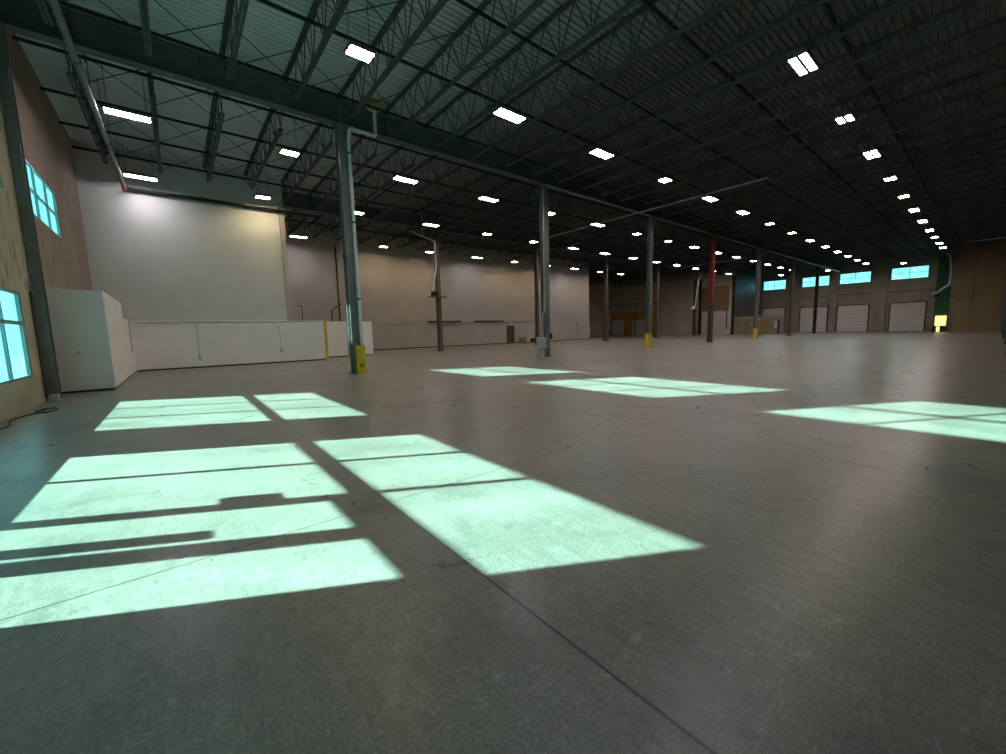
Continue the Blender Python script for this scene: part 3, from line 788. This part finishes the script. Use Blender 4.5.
# things above low partition / posts
t = thing('pipe_stand', 'dark upright bracket on flat plate above the low partition end', 'stand', (6.2, 27.9, 2.5))
MB().box(-.35,.75,-.12,.25,0,.05).build('plate', M['darkbar'], t)
MB().tube([(.12,0,.05),(.12,0,.95),(-.12,0,.95)], .03, 8).build('upright', M['darkbar'], t)
t = thing('wall_conduit', 'dark vertical conduit with bent branch on the long off-white wall', 'conduit')
MB().tube([(11.43,36.93,9.3),(11.43,36.93,2.6)], .05, 8).build('riser', M['darkpipe'], t)
MB().tube([(11.6,36.9,4.3),(10.75,36.9,3.7),(10.75,36.9,2.6)], .04, 8).build('branch', M['darkpipe'], t)
o = MB().box(7.32,7.46,26.9,27.04,0,2.5).build('yellow_post', M['yellow']); tag(o, 'slim yellow post at the end of the low white partition', 'post')
o = MB().box(9.05,9.25,27.9,28.05,0,2.45).build('white_post', M['boxgrey']); tag(o, 'white post seen just right of the nearest column', 'post')

# black cable on the floor by the window wall
pts = []
for k in range(60):
    a = k/59
    x = XL + .12 + .16*a + .10*sin(a*9); y = 11.2 + 2.9*a
    pts.append((x, y, .013))
for k in range(40):
    a = k/39*2*pi*1.3
    pts.append((XL+.42+.16*cos(a+2.5)-.02*k/39, 13.75+.40*sin(a+2.5)*(1-.2*k/39), .013+.012*(k/39)))
tag(MB().tube(pts, .013, 6).build('floor_cable', M['black']), 'black cable lying loosely on the floor below the lower window', 'cable')
# small outlet on white enclosure
o = MB().box(-2.45,-2.37,17.88,17.9,1.16,1.28).build('wall_outlet', M['white']); tag(o, 'small white outlet on the front of the white enclosure', 'outlet')
# conduit stub beside corner column
conduit([(XL+.05,15.95,2.9),(XL+.05,15.95,.1)], .03, 'browndoor', 'thin rusty pipe on the window wall beside the corner column')

# ------------------------------------------------------------------ light and world
sun = bpy.data.lights.new('sun', 'SUN'); sun.energy = 53; sun.angle = math.radians(.5); sun.color = (1.0, .97, .93)
so = bpy.data.objects.new('sun', sun); col.objects.link(so); so.location = (-40, 20, 30)
so.rotation_euler = SUNDIR.normalized().to_track_quat('-Z', 'Y').to_euler()

w = bpy.data.worlds.new('sky'); scene.world = w; w.use_nodes = True; nt = w.node_tree; nt.nodes.clear()
out = N(nt, 'ShaderNodeOutputWorld'); bg = N(nt, 'ShaderNodeBackground')
tc_ = N(nt, 'ShaderNodeTexCoord'); sp = N(nt, 'ShaderNodeSeparateXYZ'); nt.links.new(tc_.outputs['Generated'], sp.inputs[0])
cr = ramp(nt, sp.outputs[2], [(0.0, (.24,.42,.49)), (.25, (.19,.35,.43))])
nz = noise(nt, tc_.outputs['Generated'], 7, 5, .6)
cr = mixc(nt, math_(nt, 'MULTIPLY', nz, .35), cr, (.35,.7,.75))
nt.links.new(cr, bg.inputs[0]); bg.inputs[1].default_value = 3.6; nt.links.new(bg.outputs[0], out.inputs[0])

# window portals help Cycles sample the sky
for (a, b, c, d) in WINLOW[:1] + WINUP[:3] + [ENTRY]:
    l = bpy.data.lights.new('window_portal', 'AREA'); l.shape = 'RECTANGLE'; l.size = d-c; l.size_y = b-a
    l.cycles.is_portal = True
    o = bpy.data.objects.new('window_portal', l); col.objects.link(o); o.location = (XL-.35, (a+b)/2, (c+d)/2)
    o.rotation_euler = (0, -pi/2, 0)

# ------------------------------------------------------------------ camera
f, yaw, pitch, roll = 398.18, .889616, .117005, -.0249698
cam = bpy.data.cameras.new('camera'); co = bpy.data.objects.new('camera', cam); col.objects.link(co)
cam.sensor_width = 36; cam.lens = 36*f/1006; cam.clip_end = 400; cam.clip_start = .05
fw = Vector((cos(yaw)*cos(pitch), sin(yaw)*cos(pitch), -sin(pitch)))
r = Vector((sin(yaw), -cos(yaw), 0)); u = r.cross(fw)
r2 = r*cos(roll)+u*sin(roll); u2 = -r*sin(roll)+u*cos(roll)
mw = Matrix((( r2.x, u2.x, -fw.x, 0), (r2.y, u2.y, -fw.y, 0), (r2.z, u2.z, -fw.z, 1.6), (0,0,0,1)))
co.matrix_world = mw
scene.camera = co
scene.view_settings.view_transform = 'Standard'
scene.view_settings.look = 'None'
scene.view_settings.exposure = 0
scene.cycles.use_denoising = True
scene.cycles.max_bounces = 8; scene.cycles.diffuse_bounces = 5; scene.cycles.transparent_max_bounces = 12
scene.cycles.sample_clamp_indirect = 6
